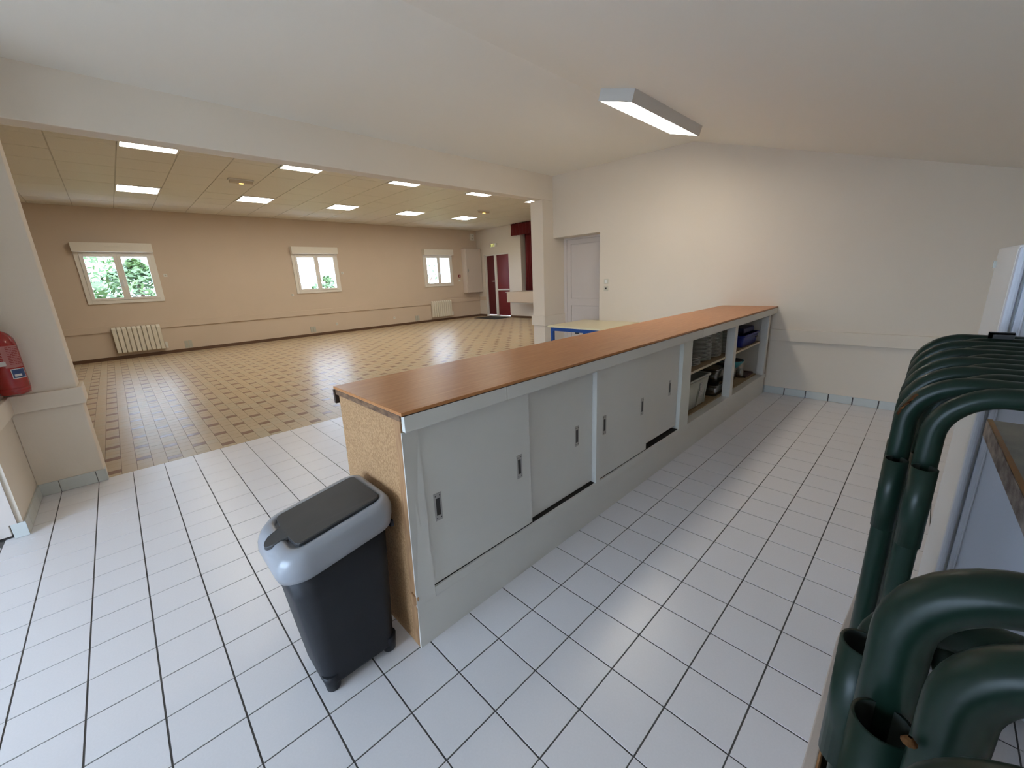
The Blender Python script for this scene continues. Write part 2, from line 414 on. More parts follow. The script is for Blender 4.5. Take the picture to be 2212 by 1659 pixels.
# windows
WL=[]
for n,(a,b) in enumerate(W):
    wd=thing('window_%d'%(n+1),'','',(a,YF,1.25)); del wd['label']; del wd['category']; struct(wd)
    z0,z1=1.25,2.345
    f=MB(); 
    f.box(a,a+.075,YF-.03,YF+.05,z0,z1).box(b-.075,b,YF-.03,YF+.05,z0,z1).box(a+.075,b-.075,YF-.03,YF+.05,z0,z0+.075).box(a+.075,b-.075,YF-.03,YF+.05,z1-.03,z1)
    f.make('window_frame',FRAME,wd,.004)
    mx_=(a+b)/2
    for s_,(c0,c1) in enumerate(((a+.075,mx_+.01),(mx_+.01,b-.075))):
        s=MB(); q=.062
        s.box(c0,c0+q,YF-.045,YF+.02,z0+.075,z1-.03).box(c1-q,c1,YF-.045,YF+.02,z0+.075,z1-.03).box(c0+q,c1-q,YF-.045,YF+.02,z0+.075,z0+.075+.05).box(c0+q,c1-q,YF-.045,YF+.02,z1-.03-.065,z1-.03)
        so=s.make('sash',FRAME,wd,.003)
        box(c0+q,c1-q,YF-.012,YF-.006,z0+.125,z1-.095).make('pane',GLASS,so)
    MB().box(mx_-.02,mx_+.02,YF-.062,YF-.045,1.60,1.76).box(mx_-.012,mx_+.012,YF-.09,YF-.062,1.70,1.73).box(mx_-.012,mx_+.012,YF-.10,YF-.085,1.60,1.74).make('window_handle',WHITE,wd,.003)
    sb=box(a-.01,b-.005,YF-.17,YF,2.345,2.535).make('shutter_box',PLATET,wd,.006)
    MB().box(mx_-.14,mx_+.14,YF-.176,YF-.17,2.445,2.475).box(mx_-.12,mx_+.12,YF-.180,YF-.176,2.455,2.465).make('air_vent',PLATET,sb,.002)
# ceiling light panels of the hall
names=['first','second','third','fourth','fifth']
for k,(x,y) in enumerate(lights):
    row='back row along the window wall' if k<5 else 'front row behind the beam'
    t=thing('ceiling_light','square lit ceiling panel, %s from the left in the %s'%(names[k%5],row),'ceiling light',(x+P/2,y+P/2,ZH),'square light panels in the hall ceiling')
    MB().box(x+.004,x+.026,y+.004,y+P-.004,ZH-.012,ZH+.006).box(x+P-.026,x+P-.004,y+.004,y+P-.004,ZH-.012,ZH+.006).box(x+.026,x+P-.026,y+.004,y+.026,ZH-.012,ZH+.006).box(x+.026,x+P-.026,y+P-.026,y+P-.004,ZH-.012,ZH+.006).make('frame',WHITE,t)
    box(x+.026,x+P-.026,y+.026,y+P-.026,ZH-.008,ZH+.004).make('diffuser',PANEL,t)
# emergency lights
for x,y,lab in ((2.6,6.68,'white emergency light box on hall ceiling near left light panels'),(8.46,7.05,'emergency light with amber glow on hall ceiling near red door')):
    t=thing('emergency_light',lab,'emergency light',(x,y,ZH),'emergency lights on the hall ceiling')
    MB().box(x-.19,x+.19,y-.06,y+.06,ZH-.02,ZH-.0015).make('base',WHITE,t,.004)
    MB().prism([(y-.05,ZH-.02),(y+.05,ZH-.02),(y+.035,ZH-.065),(y-.035,ZH-.065)],0,x-.17,x+.17).make('cover',mat('frosted_cover',(.62,.54,.42),.3),t,.004)
    MB().box(x-.03,x+.03,y-.03,y+.03,ZH-.071,ZH-.064).make('indicator',AMBER,t)

# radiators
def radiator(x0,x1,z0,z1,lab):
    t=thing('radiator',lab,'radiator',((x0+x1)/2,YF,z0),'white finned radiators on the window wall')
    yb,yf=YF-.042,YF-.125; nf=10; w_=(x1-x0)/nf
    MB().box(x0+.01,x1-.02,yf+.045,yb-.01,z0+.03,z1-.03).box(x0+.1,x0+.16,yb-.02,YF-.034,z0+.1,z1-.08).box(x1-.16,x1-.1,yb-.02,YF-.034,z0+.1,z1-.08).make('core',RAD,t)
    me=None
    for k in range(nf):
        a=x0+k*w_
        if me is None:
            o=MB().prism([(yb,z0),(yb,z1),(yf+.035,z1),(yf,z1-.045),(yf,z0+.015),(yf+.015,z0)],0,a+.001,a+w_-.013).make('fin',RAD,t,.009); me=o
        else:
            o=me.copy(); C.objects.link(o); o.location=(me.location[0]+k*w_,me.location[1],me.location[2])
    MB().box(x1+.004,x1+.05,yf+.02,yb,z0+.01,z0+.16).make('thermostat',WHITE,t,.004)
radiator(.43,1.28,.14,.725,'white finned radiator under the largest window, far left')
radiator(8.88,9.77,.15,.735,'white finned radiator under the smallest-looking window, near red door')
# wall bits of the far wall
def bit(name,x0,x1,z0,z1,m,lab,cat,d=.012,grp=None,inner=None):
    t=MB().box(x0,x1,YF-d,YF,z0,z1).make(name,m,None,.002); tag(t,lab,cat,grp)
    if inner: MB().box(x0+(x1-x0)*.3,x1-(x1-x0)*.3,YF-d-.004,YF-d,z0+(z1-z0)*.3,z1-(z1-z0)*.3).make('button',inner,t)
    return t
for x0,x1,z0,z1,lab in ((1.65,1.80,.085,.265,'grey double wall vent right of the left radiator'),(4.635,4.785,.105,.28,'grey double wall vent below the middle window'),(8.21,8.365,.10,.275,'grey double wall vent left of the right radiator')):
    t=thing('wall_vent',lab,'vent',((x0+x1)/2,YF,z0),'grey vents low on the window wall')
    h=(x0+x1)/2
    for (a,b) in ((x0,h-.006),(h+.006,x1)):
        v=MB().box(a,b,YF-.012,YF,z0,z1)
        for q in range(6): zz=z0+.012+q*(z1-z0-.02)/6; v.box(a+.008,b-.008,YF-.016,YF-.012,zz,zz+.012)
        v.make('grille',GRIL,t)
bit('socket',5.39,5.46,.245,.325,WHITE,'white wall socket low right of the middle vent','socket',grp='sockets low on the window wall',inner=GRIL)
bit('socket',7.35,7.42,.245,.325,WHITE,'white wall socket low left of the right vent','socket',grp='sockets low on the window wall',inner=GRIL)
bit('shutter_switch',1.575,1.645,1.80,1.87,WHITE,'small white switch right of the left window','switch',inner=GRIL,grp='small switches by the windows')
bit('shutter_switch',5.785,5.855,1.765,1.835,WHITE,'small white switch right of the middle window','switch',inner=GRIL,grp='small switches by the windows')
bit('cable_outlet',4.28,4.34,1.20,1.26,WHITE,'tiny white outlet below left corner of the middle window','outlet',inner=DARK)
bit('fire_alarm_button',10.24,10.34,1.545,1.645,mat('alarm_red',(.25,.03,.03),.4),'red fire alarm call point between right window and wall cupboard','alarm button',.03,inner=WHITE)
bit('light_switch',10.25,10.33,1.39,1.46,WHITE,'white light switch under the red fire alarm button','switch',inner=WHITE)
t=bit('alarm_box',10.93,11.10,2.90,3.15,WHITE,'white alarm box with grey print high in hall corner above cupboard','alarm box',.05)
MB().box(11.0,11.05,YF-.053,YF-.05,3.05,3.10).make('emblem',GRIL,t); MB().box(10.97,11.07,YF-.053,YF-.05,2.94,3.00).make('print',GRIL,t)
# wall cupboard
t=thing('wall_cupboard','pale beige wall cupboard hanging in hall corner beside red door','cupboard',(10.85,YF,.95))
box(10.455,11.235,10.56,YF,.955,2.575).make('body',DOORP,t,.004)
dd=box(10.475,11.22,10.54,10.56,.965,2.565).make('door',DOORP,t,.003)
MB().box(10.53,10.56,10.525,10.54,1.72,1.84).box(10.535,10.555,10.50,10.525,1.77,1.80).make('handle',STEEL,dd,.003)
# red double door
d3=thing('door_3','','',(XH,(DY0+DY1)/2,0)); del d3['label']; del d3['category']; struct(d3)
xf=XH+.06
MB().box(xf-.03,xf+.05,DY1-.05,DY1,0,DZ).box(xf-.03,xf+.05,DY0,DY0+.03,0,DZ).box(xf-.03,xf+.05,DY0,DY1,DZ-.04,DZ).box(XH-.01,xf+.06,DY0+.03,DY1-.05,0,.05).make('door_frame',WHITE,d3)
l=MB().box(xf+.04,xf+.07,9.86,DY1-.05,.06,DZ-.04).make('door_leaf',mat('burgundy_shaded',(.10,.008,.012),.5),d3);  # same burgundy as the other leaf, with its shade put into the colour
MB().box(xf+.0,xf+.04,9.94,10.02,1.33,1.36).box(xf+.0,xf+.015,9.94,10.08,1.335,1.355).make('door_handle',WHITE,l)
l=MB().box(xf,xf+.035,DY0+.03,9.74,.06,DZ-.04).make('door_leaf',RED,d3)
MB().box(xf-.05,xf,9.07,9.72,1.00,1.05).make('push_bar',WHITE,l,.004)
MB().box(xf-.035,xf+.05,9.735,9.855,.04,DZ-.04).box(xf-.045,xf-.035,9.77,9.83,1.1,1.5).make('door_stile',WHITE,d3,.004)
tag(box(10.40,XH-.02,9.0,10.2,.0015,.013).make('door_mat',MAT_,None,.004),'dark grey door mat on hall floor before the red door','mat')
# exit sign
t=thing('exit_sign','lit green and yellow emergency exit sign above the red door','sign',(XH,9.79,2.59))
box(XH-.05,XH,9.63,9.95,2.59,2.715).make('housing',WHITE,t,.004)
box(XH-.053,XH-.05,9.70,9.94,2.60,2.705).make('face',SIGNG,t)
s=MB(); x0,x1=XH-.055,XH-.053
s.box(x0,x1,9.90,9.935,2.605,2.70).box(x0,x1,9.71,9.75,2.605,2.70)  # dark side bars (door pictogram)
DKG=mat('sign_dark_green',(.05,.09,.02),.5)
s.box(x0,x1,9.81,9.83,2.68,2.70).box(x0,x1,9.805,9.835,2.645,2.678).box(x0,x1,9.78,9.815,2.61,2.645).box(x0,x1,9.835,9.86,2.61,2.64)
s.make('pictogram',DKG,t)
# stage apron, pelmet, curtain
AX=10.62
t=thing('stage_apron','pale stage front panel jutting from the hall end wall','stage front',(XH,7,.53))
MB().box(AX,XH-.002,3.6,8.55,.60,.965).make('front_panel',mat('apron_cream',(.60,.50,.40),.6),t,.008)
MB().box(AX+.08,XH-.002,3.7,8.45,.56,.60).make('underside',WHITE,t)
def drape(name,y0,y1,z0,z1,x,amp,lam,m,parent=None,taper=None,n=160,depth=.03):
    rows=[]
    for zi in range(9):
        z=z1+(z0-z1)*zi/8; r=[]
        for k in range(n+1):
            yy=y0+(y1-y0)*k/n
            if taper: yy=y0+(taper(z)-y0)*k/n
            r.append((x+amp*math.sin(2*PI*k/n*(abs(y1-y0)/lam)+.6*math.sin(zi*.5+k*.1))-amp,yy,z))
        rows.append(r)
    m_=MB(); b=[[(p[0]+depth,p[1],p[2]) for p in r] for r in rows]
    m_.rings([r+list(reversed(q)) for r,q in zip(rows,b)],0)
    return m_.make(name,m,parent)
pe=drape('pelmet_curtain',8.74,3.6,2.87,3.255,XH-.09,.025,.16,CURT,n=220); tag(pe,'short burgundy velvet pelmet hanging over the stage opening','curtain')
cu=drape('stage_curtain',8.27,6.9,.985,3.05,XH+.13,.035,.17,CURT,taper=lambda z:7.62-.35*min(1,max(0,(1.95-z)/.5))*0+ (0 if z>2.0 else (-.0)) -(.75 if z>2.1 else .75*max(0,(z-1.5)/.6)) ,n=120)
tag(cu,'long burgundy velvet curtain drawn to the side of the stage','curtain')
# hall end: small shelf rail at apron corner
tag(MB().box(XH-.35,XH-.02,8.86,8.9,.93,.95).box(XH-.06,XH-.0,8.80,8.94,.90,.955).make('wall_bracket',WHITE,None),'small white bracket on end wall between red door and stage','bracket')

# ================================================================ COUNTER
ct_=thing('bar_counter','long white bar counter with cherry laminate top and sliding doors','counter',(1.17,-.5,0))
YFR=-.81; YBK=-.30
# end panel (slightly leaning)
MB().hexa([(1.158,-.760,.0),(1.182,-.760,0),(1.182,YBK,0),(1.158,YBK,0),(1.176,-.778,.955),(1.20,-.778,.955),(1.20,YBK,.955),(1.176,YBK,.955)]).make('end_panel',CHIP,ct_)
MB().hexa([(1.156,-.800,.0),(1.182,-.800,0),(1.182,-.760,0),(1.156,-.760,0),(1.174,-.818,.955),(1.20,-.818,.955),(1.20,-.778,.955),(1.174,-.778,.955)]).make('wood_edge_strip',RAWW,ct_,.002)
MB().hexa([(1.150,-.803,.20),(1.165,-.808,.20),(1.165,-.78,.20),(1.15,-.78,.20),(1.154,-.806,.245),(1.172,-.815,.235),(1.17,-.78,.25),(1.154,-.78,.25)]).make('chipped_corner',RAWW,ct_,.004)
# top
MB().box(1.172,XE-.002,-.843,-.262,.975,.9775).make('dark_edge_line',mat('top_edge_dark',(.05,.025,.015),.6),ct_)
MB().box(1.170,XE-.002,-.843,-.262,.9775,.990).make('countertop',LAMI,ct_,.0015)
MB().box(1.172,XE-.002,-.825,-.275,.955,.975).make('core_board',mat('dark_core_edge',(.10,.05,.025),.8,col2=(.26,.15,.08),nscale=40,bump=.4,stretch=(1,.5,1)),ct_)
MB().box(1.168,XE-.002,-.275,-.258,.915,.975).make('rear_edge_band',mat('dark_band',(.04,.025,.02),.4),ct_)
# fascia boards
for a,b in ((1.178,1.655),(1.658,3.715),(3.718,XE-.002)):
    MB().box(a,b,-.843,-.823,.917,.975).make('fascia_board',PAINT,ct_,.0015)
MB().box(1.19,XE-.002,-.823,-.812,.905,.918).make('top_rail',PAINT,ct_)
# face frame
def stile(a,b,m=PAINT,y1=-.74,z0=.23,z1=.912,y0=YFR,nm='stile'): return MB().box(a,b,y0,y1,z0,z1).make(nm,m,ct_,.0015)
MB().hexa([(1.160,YFR,.1905),(1.245,YFR,.1905),(1.245,-.804,.19),(1.160,-.804,.19),(1.174,YFR-.0125,.912),(1.245,YFR,.912),(1.245,-.804,.912),(1.174,-.8175,.912)]).make('stile',PAINT,ct_)
stile(2.360,2.407,y1=-.745); stile(3.468,3.625,PAINT2); stile(4.566,4.640); stile(5.640,5.70,y1=-.74)
MB().box(1.2455,5.745,YFR,-.74,.1905,.232).make('bottom_rail',PAINT,ct_,.0015)
MB().hexa([(1.157,-.810,.0),(5.745,-.802,0),(5.745,-.76,0),(1.157,-.775,0),(1.164,-.8045,.188),(5.745,-.8005,.188),(5.745,-.76,.19),(1.164,-.775,.19)]).make('plinth',PAINT,ct_)
MB().box(1.20,5.745,-.74,YBK,.225,.242).make('bottom_shelf',SHELFW,ct_)
MB().box(1.245,3.47,-.80,-.74,.232,.2335).make('door_track',DARK,ct_)
MB().box(1.2,5.745,YBK-.015,YBK,0,.955).make('back_panel',PAINT,ct_)
MB().box(5.70,5.72,-.80,-.74,.19,.912).make('end_filler',mat('pink_white',(.6,.55,.52),.5),ct_)
MB().box(3.5,5.70,-.745,-.31,.597,.615).make('shelf',SHELFW,ct_)
MB().box(3.626,4.565,-.7485,-.745,.597,.615).box(4.641,5.639,-.7485,-.745,.597,.615).make('shelf_edging',SHELFE,ct_)
MB().box(3.44,3.468,-.74,-.31,.242,.912).make('partition',PAINT,ct_)
MB().box(5.655,5.70,-.74,-.31,.242,.912).make('partition',PAINT,ct_)
MB().box(1.2,5.7,-.74,-.31,.93,.955).make('sub_top',SHELFW,ct_)
# sliding doors
def sdoor(a,b,y0,hx,lab=None,z0=.2385):
    d=MB().box(a,b,y0,y0+.014,z0,.908).make('sliding_door',PAINT,ct_,.001)
    for h in hx:
        zc=.565 if h<3 else .59
        pl=MB(); a0,a1=h-.017,h+.017; z0_,z1_=zc-.058,zc+.058
        # plate ring around the finger pull
        pl.box(a0,a0+.0075,y0-.002,y0,z0_,z1_).box(a1-.0075,a1,y0-.002,y0,z0_,z1_).box(a0+.0075,a1-.0075,y0-.002,y0,z0_,z0_+.022).box(a0+.0075,a1-.0075,y0-.002,y0,z1_-.022,z1_)
        hp=pl.make('handle',STEEL,d,.0006)
        q=MB().box(a0+.0075,a1-.0075,y0-.0008,y0-.0002,z0_+.022,z1_-.022)
        for sx in (a0+.007,a1-.007):
            for sz in (z0_+.011,z1_-.011): q.lathe([(.0022,0),(.0022,.0008)],n=8) if False else q.box(sx-.002,sx+.002,y0-.0026,y0-.002,sz-.002,sz+.002)
        q.make('finger_slot',mat('slot_dark',(.03,.028,.026),.5) if 'slot_dark' not in D.materials else D.materials['slot_dark'],hp)
    return d
sdoor(1.247,1.825,-.802,(1.301,1.750))
sdoor(1.80,2.358,-.782,(2.215,),z0=.242)
sdoor(2.409,2.968,-.802,(2.452,2.890))
sdoor(2.94,3.466,-.782,(3.33,),z0=.262)

# plates
def plate_mesh():
    return MB().lathe([(.0001,.002),(.062,.002),(.068,0),(.072,.002),(.100,.012),(.1145,.017),(.115,.0195),(.112,.020),(.098,.015),(.070,.006),(.0001,.006)],n=28,cap0=False,cap1=False)
pm=None
stk=[(4.27,-.60,23,'left tall stack'),(4.515,-.60,23,'middle tall stack'),(4.76,-.62,23,'right tall stack'),(4.03,-.60,6,'low stack at left end')]
for x,y,n,w_ in stk:
    for k in range(n):
        tp=(k==n-1)
        lab=('topmost white plate of the %s on the shelf'%w_) if tp else ('white plate inside the %s on the shelf'%w_)
        if pm is None: o=plate_mesh().make('plate',PORC); pm=o.data
        else: o=D.objects.new('plate',pm); C.objects.link(o)
        o.location=(x+random.uniform(-.002,.002),y+random.uniform(-.002,.002),.6152+k*.0117); tag(o,lab,'plate','white plates in the '+w_)
# crates and tubs
def crate(name,x0,x1,y0,y1,z0,z1,m,lab,cat,tp=.02,lip=.012,t=.004):
    T_=thing(name,lab,cat,((x0+x1)/2,(y0+y1)/2,z0))
    def ring(z,e,r=.02):
        pts=[]; 
        for cx,cy,a0 in ((x1+e-r,y1+e-r,0),(x0-e+r,y1+e-r,90),(x0-e+r,y0-e+r,180),(x1+e-r,y0-e+r,270)):
            for q in range(4): a=math.radians(a0+30*q); pts.append((cx+r*math.cos(a),cy+r*math.sin(a),z))
        return pts
    b=MB(); b.rings([ring(z0,-tp),ring(z1-.015,0),ring(z1-.015,-t),ring(z0+t,-tp-t)],cap0=True,cap1=True); b.make('body',m,T_)
    b=MB(); b.rings([ring(z1-.015,0),ring(z1-.015,lip),ring(z1,lip),ring(z1,-t),ring(z1-.015,-t),ring(z1-.015,0)],cap0=False,cap1=False); b.make('rim',m,T_)
    return T_
c1=crate('storage_crate',3.80,4.235,-.735,-.42,.262,.525,TUB,'grey plastic crate with torn white label, lower shelf, leftmost','crate')
MB().box(4.0,4.012,-.728,-.72,.27,.50).box(4.16,4.172,-.728,-.72,.27,.50).make('rib',TUB,c1)
MB().box(4.02,4.09,-.7365,-.734,.36,.40).box(4.03,4.08,-.7365,-.734,.40,.47).box(4.01,4.06,-.7365,-.734,.335,.365).make('label',mat('torn_paper',(.62,.60,.58),.8,col2=(.30,.28,.27),nscale=70),c1)
MB().box(3.84,3.87,-.70,-.66,.242,.262).box(4.16,4.19,-.70,-.66,.242,.262).box(3.84,3.87,-.5,-.46,.242,.262).box(4.16,4.19,-.5,-.46,.242,.262).make('foot',BLACK,c1)
crate('plastic_tub',4.44,4.78,-.735,-.46,.2425,.355,CLEAR,'translucent tub at the bottom, right of the grey crate','tub',.02,.010)
tag(MB().rings([[(4.61+.12*math.cos(a*PI/10),-.6+.09*math.sin(a*PI/10),z) for a in range(20)] for z in (.248,.33)]).make('folded_cloth',BLACK,None),'black cloth inside the lower translucent tub','cloth')
crate('plastic_tub',4.47,4.75,-.72,-.48,.356,.505,CLEAR,'translucent tub standing on the lower tub, right of grey crate','tub',.02,.010)
tag(MB().rings([[(4.61+r*math.cos(a*PI/10),-.6+r*.8*math.sin(a*PI/10),z) for a in range(20)] for z,r in ((.362,.09),(.43,.1),(.44,.06))]).make('black_bag',BLACK,None),'black bag stuffed in the upper translucent tub','bag')
tag(MB().lathe([(.001,0),(.05,.002),(.06,.012),(.055,.02),(.001,.022)],4.70,-.66,16,cap0=False,cap1=False).make('pan_lid',BLACK,None),'black lid lying on the upper translucent tub','lid').location=(0,0,.506)
bb=crate('blue_crate',5.09,5.585,-.735,-.40,.6155,.74,BBOX,'blue plastic box with lid on upper right shelf','box',.015,.012)
MB().box(5.20,5.56,-.70,-.42,.741,.80).make('lid',BBOX2,bb,.02); MB().box(5.44,5.52,-.7485,-.745,.685,.70).make('grip',DARK,bb)
# jars / bowl / tray
def jar(x,y,r,h,lab,nm='glass_jar'):
    j=MB().lathe([(.001,.0),(r*.9,.0),(r,.01),(r,h*.8),(r*.82,h*.92),(r*.86,h),(r*.80,h),(r*.76,h*.92),(r*.94,h*.78),(r*.94,.015),(.001,.012)],x,y,20,cap0=False,cap1=False).make(nm,JAR); j.location=(0,0,.2425)
    return tag(j,lab,'jar')
jar(5.10,-.60,.052,.150,'clear glass jar under left side of the teal bowl'); jar(5.235,-.60,.052,.150,'clear glass jar under right side of the teal bowl')
bw=MB().lathe([(.001,0),(.08,0),(.11,.03),(.135,.075),(.131,.075),(.105,.032),(.001,.006)],5.17,-.60,28,cap0=False,cap1=False).make('bowl',TEAL); bw.location=(0,0,.393); tag(bw,'teal plastic bowl resting on glass jars','bowl')
bd=MB().lathe([(.001,0),(.09,.0),(.12,.035),(.116,.035),(.001,.012)],5.17,-.60,24,cap0=False,cap1=False).make('dark_bowl',BLACK); bd.location=(0,0,.435); tag(bd,'black bowl nested inside the teal bowl','bowl')
tr_=MB().box(5.36,5.62,-.715,-.47,.2425,.256).box(5.36,5.62,-.715,-.705,.256,.268).box(5.36,5.62,-.48,-.47,.256,.268).box(5.36,5.37,-.705,-.48,.256,.268).box(5.61,5.62,-.705,-.48,.256,.268).make('tray',TRAY,None,.003); tag(tr_,'dark red tray at right end of lower shelf','tray')
jj=jar(5.46,-.6,.065,.15,'glass jug standing on the dark red tray','glass_jug'); jj.location=(0,0,.2565)
MB().tube([(5.525,-.6,.12),(5.56,-.6,.11),(5.56,-.6,.05),(5.525,-.6,.03)],.006,8).make('handle',JAR,jj)
jar(5.35,-.66,.032,.10,'small drinking glass between jars and tray','drinking_glass').location=(0,0,.2425)

# ================================================================ TABLE
t=thing('table','cream topped table with blue steel frame behind the counter','table',(5.33,1.28,0))
MB().box(4.90,5.77,.80,1.735,.722,.745).make('tabletop',CREAM,t,.003)
MB().box(4.93,4.97,.84,1.70,.672,.722).box(5.70,5.74,.84,1.70,.672,.722).box(4.97,5.70,.84,.88,.672,.722).box(4.97,5.70,1.66,1.70,.672,.722).make('frame',BLUE,t)
for a in (4.93,5.70):
    for b in (.84,1.66): MB().box(a,a+.04,b,b+.04,0,.672).make('leg',BLUE,t)
MB().box(4.925,4.95,1.22,1.27,.655,.672).make('clamp',BLACK,t)
# switches on the end wall
for z,lab,k in ((1.31,'white light switch, upper of two right of the recessed door',0),(1.21,'white socket below the light switch right of the recessed door',1)):
    s=MB().box(XE-.010,XE,1.325,1.395,z-.036,z+.036).make('light_switch' if k==0 else 'wall_socket',mat('switch_cream',(.62,.58,.47),.4) if 'switch_cream' not in D.materials else D.materials['switch_cream'],None,.002)
    tag(s,lab,'switch' if k==0 else 'socket')
    if k==0: MB().box(XE-.014,XE-.010,1.342,1.378,z-.02,z+.02).make('rocker',WHITE,s,.001)
    else: MB().box(XE-.0112,XE-.010,1.347,1.373,z-.013,z+.013).make('socket_hole',BLACK,s)

# ================================================================ KITCHEN CEILING LAMP
t=thing('ceiling_lamp','long white box lamp glowing on the kitchen ceiling','ceiling lamp',(4.25,-.12,2.77))
ex=Vector((1,0,0)); ey=Vector((0,1,.315)).normalized(); ez=ex.cross(ey)
o0=Vector((4.245,-.115,cz(-.115)))
def LP(a,b,c): return o0+ex*a+ey*b+ez*c
def lbox(m,x0,x1,y0,y1,z0,z1): return m.hexa([LP(x0,y0,z0),LP(x1,y0,z0),LP(x1,y1,z0),LP(x0,y1,z0),LP(x0,y0,z1),LP(x1,y0,z1),LP(x1,y1,z1),LP(x0,y1,z1)])
hs=MB()
lbox(hs,-.62,.62,-.155,-.142,-.085,-.001); lbox(hs,-.62,.62,.142,.155,-.085,-.001); lbox(hs,-.62,-.607,-.142,.142,-.085,-.001); lbox(hs,.607,.62,-.142,.142,-.085,-.001)
hs.make('housing',LAMB,t)
lbox(MB(),-.607,.607,-.142,.142,-.083,-.070).make('diffuser',LAMPE,t)
fill_lamp=copytree(t,(-4.6,0,0)); fill_lamp['label']='added unseen box lamp on the kitchen ceiling behind the camera'  # second lamp added out of view to brighten the kitchen

# ================================================================ PEDAL-FREE BIN
t=thing('waste_bin','dark grey waste bin with silver rim against the counter end','bin',(.95,-.62,0))
def rr(x0,x1,y0,y1,r,z,bulge=0,n=6):
    pts=[]
    for cx,cy,a0 in ((x1-r,y1-r,0),(x0+r,y1-r,90),(x0+r,y0+r,180),(x1-r,y0+r,270)):
        for q in range(n+1): a=math.radians(a0+90*q/n); pts.append([cx+r*math.cos(a),cy+r*math.sin(a),z])
    ym=(y0+y1)/2; hy=(y1-y0)/2
    for p in pts:
        f=max(0,1-((p[1]-ym)/hy)**2); k=(p[0]-(x0+x1)/2)/((x1-x0)/2)
        if k<0: p[0]-=bulge*f*min(1,-k*1.3)
    return [tuple(p) for p in pts]
bx0,bx1,by0,by1=.826,1.094,-.738,-.502     # base
tx0,tx1,ty0,ty1=.790,1.124,-.752,-.452     # below the rim
def lerp(a,b,k): return a+(b-a)*k
def tz(x): return .17*(x-.80)
def sec(z,k,r,tl=0): 
    return [(x,y,zz+tl*tz(x)) for x,y,zz in rr(lerp(bx0,tx0,k),lerp(bx1,tx1,k),lerp(by0,ty0,k),lerp(by1,ty1,k),r,z,.02*k+.008)]
MB().rings([sec(.034,.0,.03),sec(.042,.03,.045),sec(.2,.35,.05),sec(.4,.72,.055),sec(.525,1,.058,1)]).make('body',BIN,t)
for fx,fy in ((.850,-.712),(1.070,-.712),(.850,-.528),(1.070,-.528)):
    MB().lathe([(.020,0),(.024,.004),(.028,.04),(.031,.07)],fx,fy,16).make('foot',BIN,t)
X0r,X1r,Y0r,Y1r=.768,1.150,-.780,-.434
def rk(i0,i1,j,r,z,b): return [(x,y,zz+tz(x)) for x,y,zz in rr(X0r+i0,X1r-i1,Y0r+j,Y1r-j,r,z,b)]
RM=MB()
RM.rings([rk(.030,.020,.022,.06,.498,.030),rk(.012,.008,.008,.065,.505,.036),rk(.002,.002,.002,.07,.535,.034),rk(.000,.000,.000,.07,.565,.026),rk(.006,.005,.006,.068,.588,.018),rk(.016,.013,.018,.06,.602,.010),rk(.030,.024,.034,.048,.606,.006),rk(.042,.034,.048,.036,.603,.004),rk(.043,.035,.049,.035,.592,.004)],cap0=True,cap1=True)
RM.make('rim',BINR,t)
ly0,ly1,lx0,lx1=Y0r+.052,Y1r-.052,X0r+.044,X1r-.038
ym=(ly0+ly1)/2
outl=[]
def arc(cx,cy,r,a0,a1,n=6): return [(cx+r*math.cos(math.radians(a0+(a1-a0)*q/n)),cy+r*math.sin(math.radians(a0+(a1-a0)*q/n))) for q in range(n+1)]
outl+=arc(lx1-.022,ly1-.022,.022,0,90); outl+=arc(lx0+.03,ly1-.022,.022,90,172)
outl+=[(lx0+.004,ym+.042)]
outl+=arc(lx0-.026,ym,.034,100,260,10)
outl+=[(lx0+.004,ym-.042)]
outl+=arc(lx0+.03,ly0+.022,.022,188,270); outl+=arc(lx1-.022,ly0+.022,.022,270,360)
def lz(x): return .6085+tz(x)+.004*max(0,1-((x-.95)/.16)**2)-(3.2*max(0,(lx0-x))**2)
LD=MB()
n_=len(outl)
def inner(k,dz): return [(lerp(x,max(.83,min(1.08,x)),k) if x>lx0 else x+.02*k,lerp(y,ym,k),lz(x)+dz) for x,y in outl]
LD.rings([[(x,y,lz(x)-.010) for x,y in outl],[(x,y,lz(x)) for x,y in outl],inner(.04,.0025)],smooth=False)
LD.make('lid',BINL,t)
MB().box(1.128,1.140,-.745,-.72,.535,.560).make('hinge_clip',BIN,t)

# ================================================================ EXTINGUISHER
ex_,ey_,er=-.033,2.262,.078
t=thing('fire_extinguisher','red fire extinguisher with printed label hanging on the left pier','fire extinguisher',(ex_,ey_,.8))
MB().lathe([(.001,.83),(er*.96,.83),(er,.845),(er,1.13),(er*.93,1.165),(er*.72,1.195),(er*.42,1.215),(.022,1.22),(.022,1.245)],ex_,ey_,36,cap0=False).make('cylinder',EXT,t)
sk=[]
for z,rr_,am in ((.84,er*1.0,0),(.815,er*.97,0),(.800,er*.93,1)):
    sk.append([(ex_+rr_*math.cos(a*2*PI/48),ey_+rr_*math.sin(a*2*PI/48),z-(.008*(.5+.5*math.cos(a*2*PI/8)) if am else 0)) for a in range(48)])
MB().rings(sk,cap1=True).make('foot_ring',EXT,t)
MB().lathe([(.018,1.245),(.018,1.30)],ex_,ey_,14).make('valve',STEEL,t)
MB().box(ex_-.075,ex_+.035,ey_-.012,ey_+.012,1.285,1.30).box(ex_-.075,ex_+.03,ey_-.010,ey_+.010,1.315,1.325).make('lever',BLACK,t,.003)
MB().tube([(ex_-.02,ey_-.03,1.27),(ex_-.06,ey_-.07,1.25),(ex_-.085,ey_-.06,1.15),(ex_-.088,ey_-.05,.95)],.009,10).make('hose',BLACK,t)
MB().box(ex_-.02,ex_+.02,ey_+.02,YB,1.20,1.235).make('wall_bracket',STEEL,t)
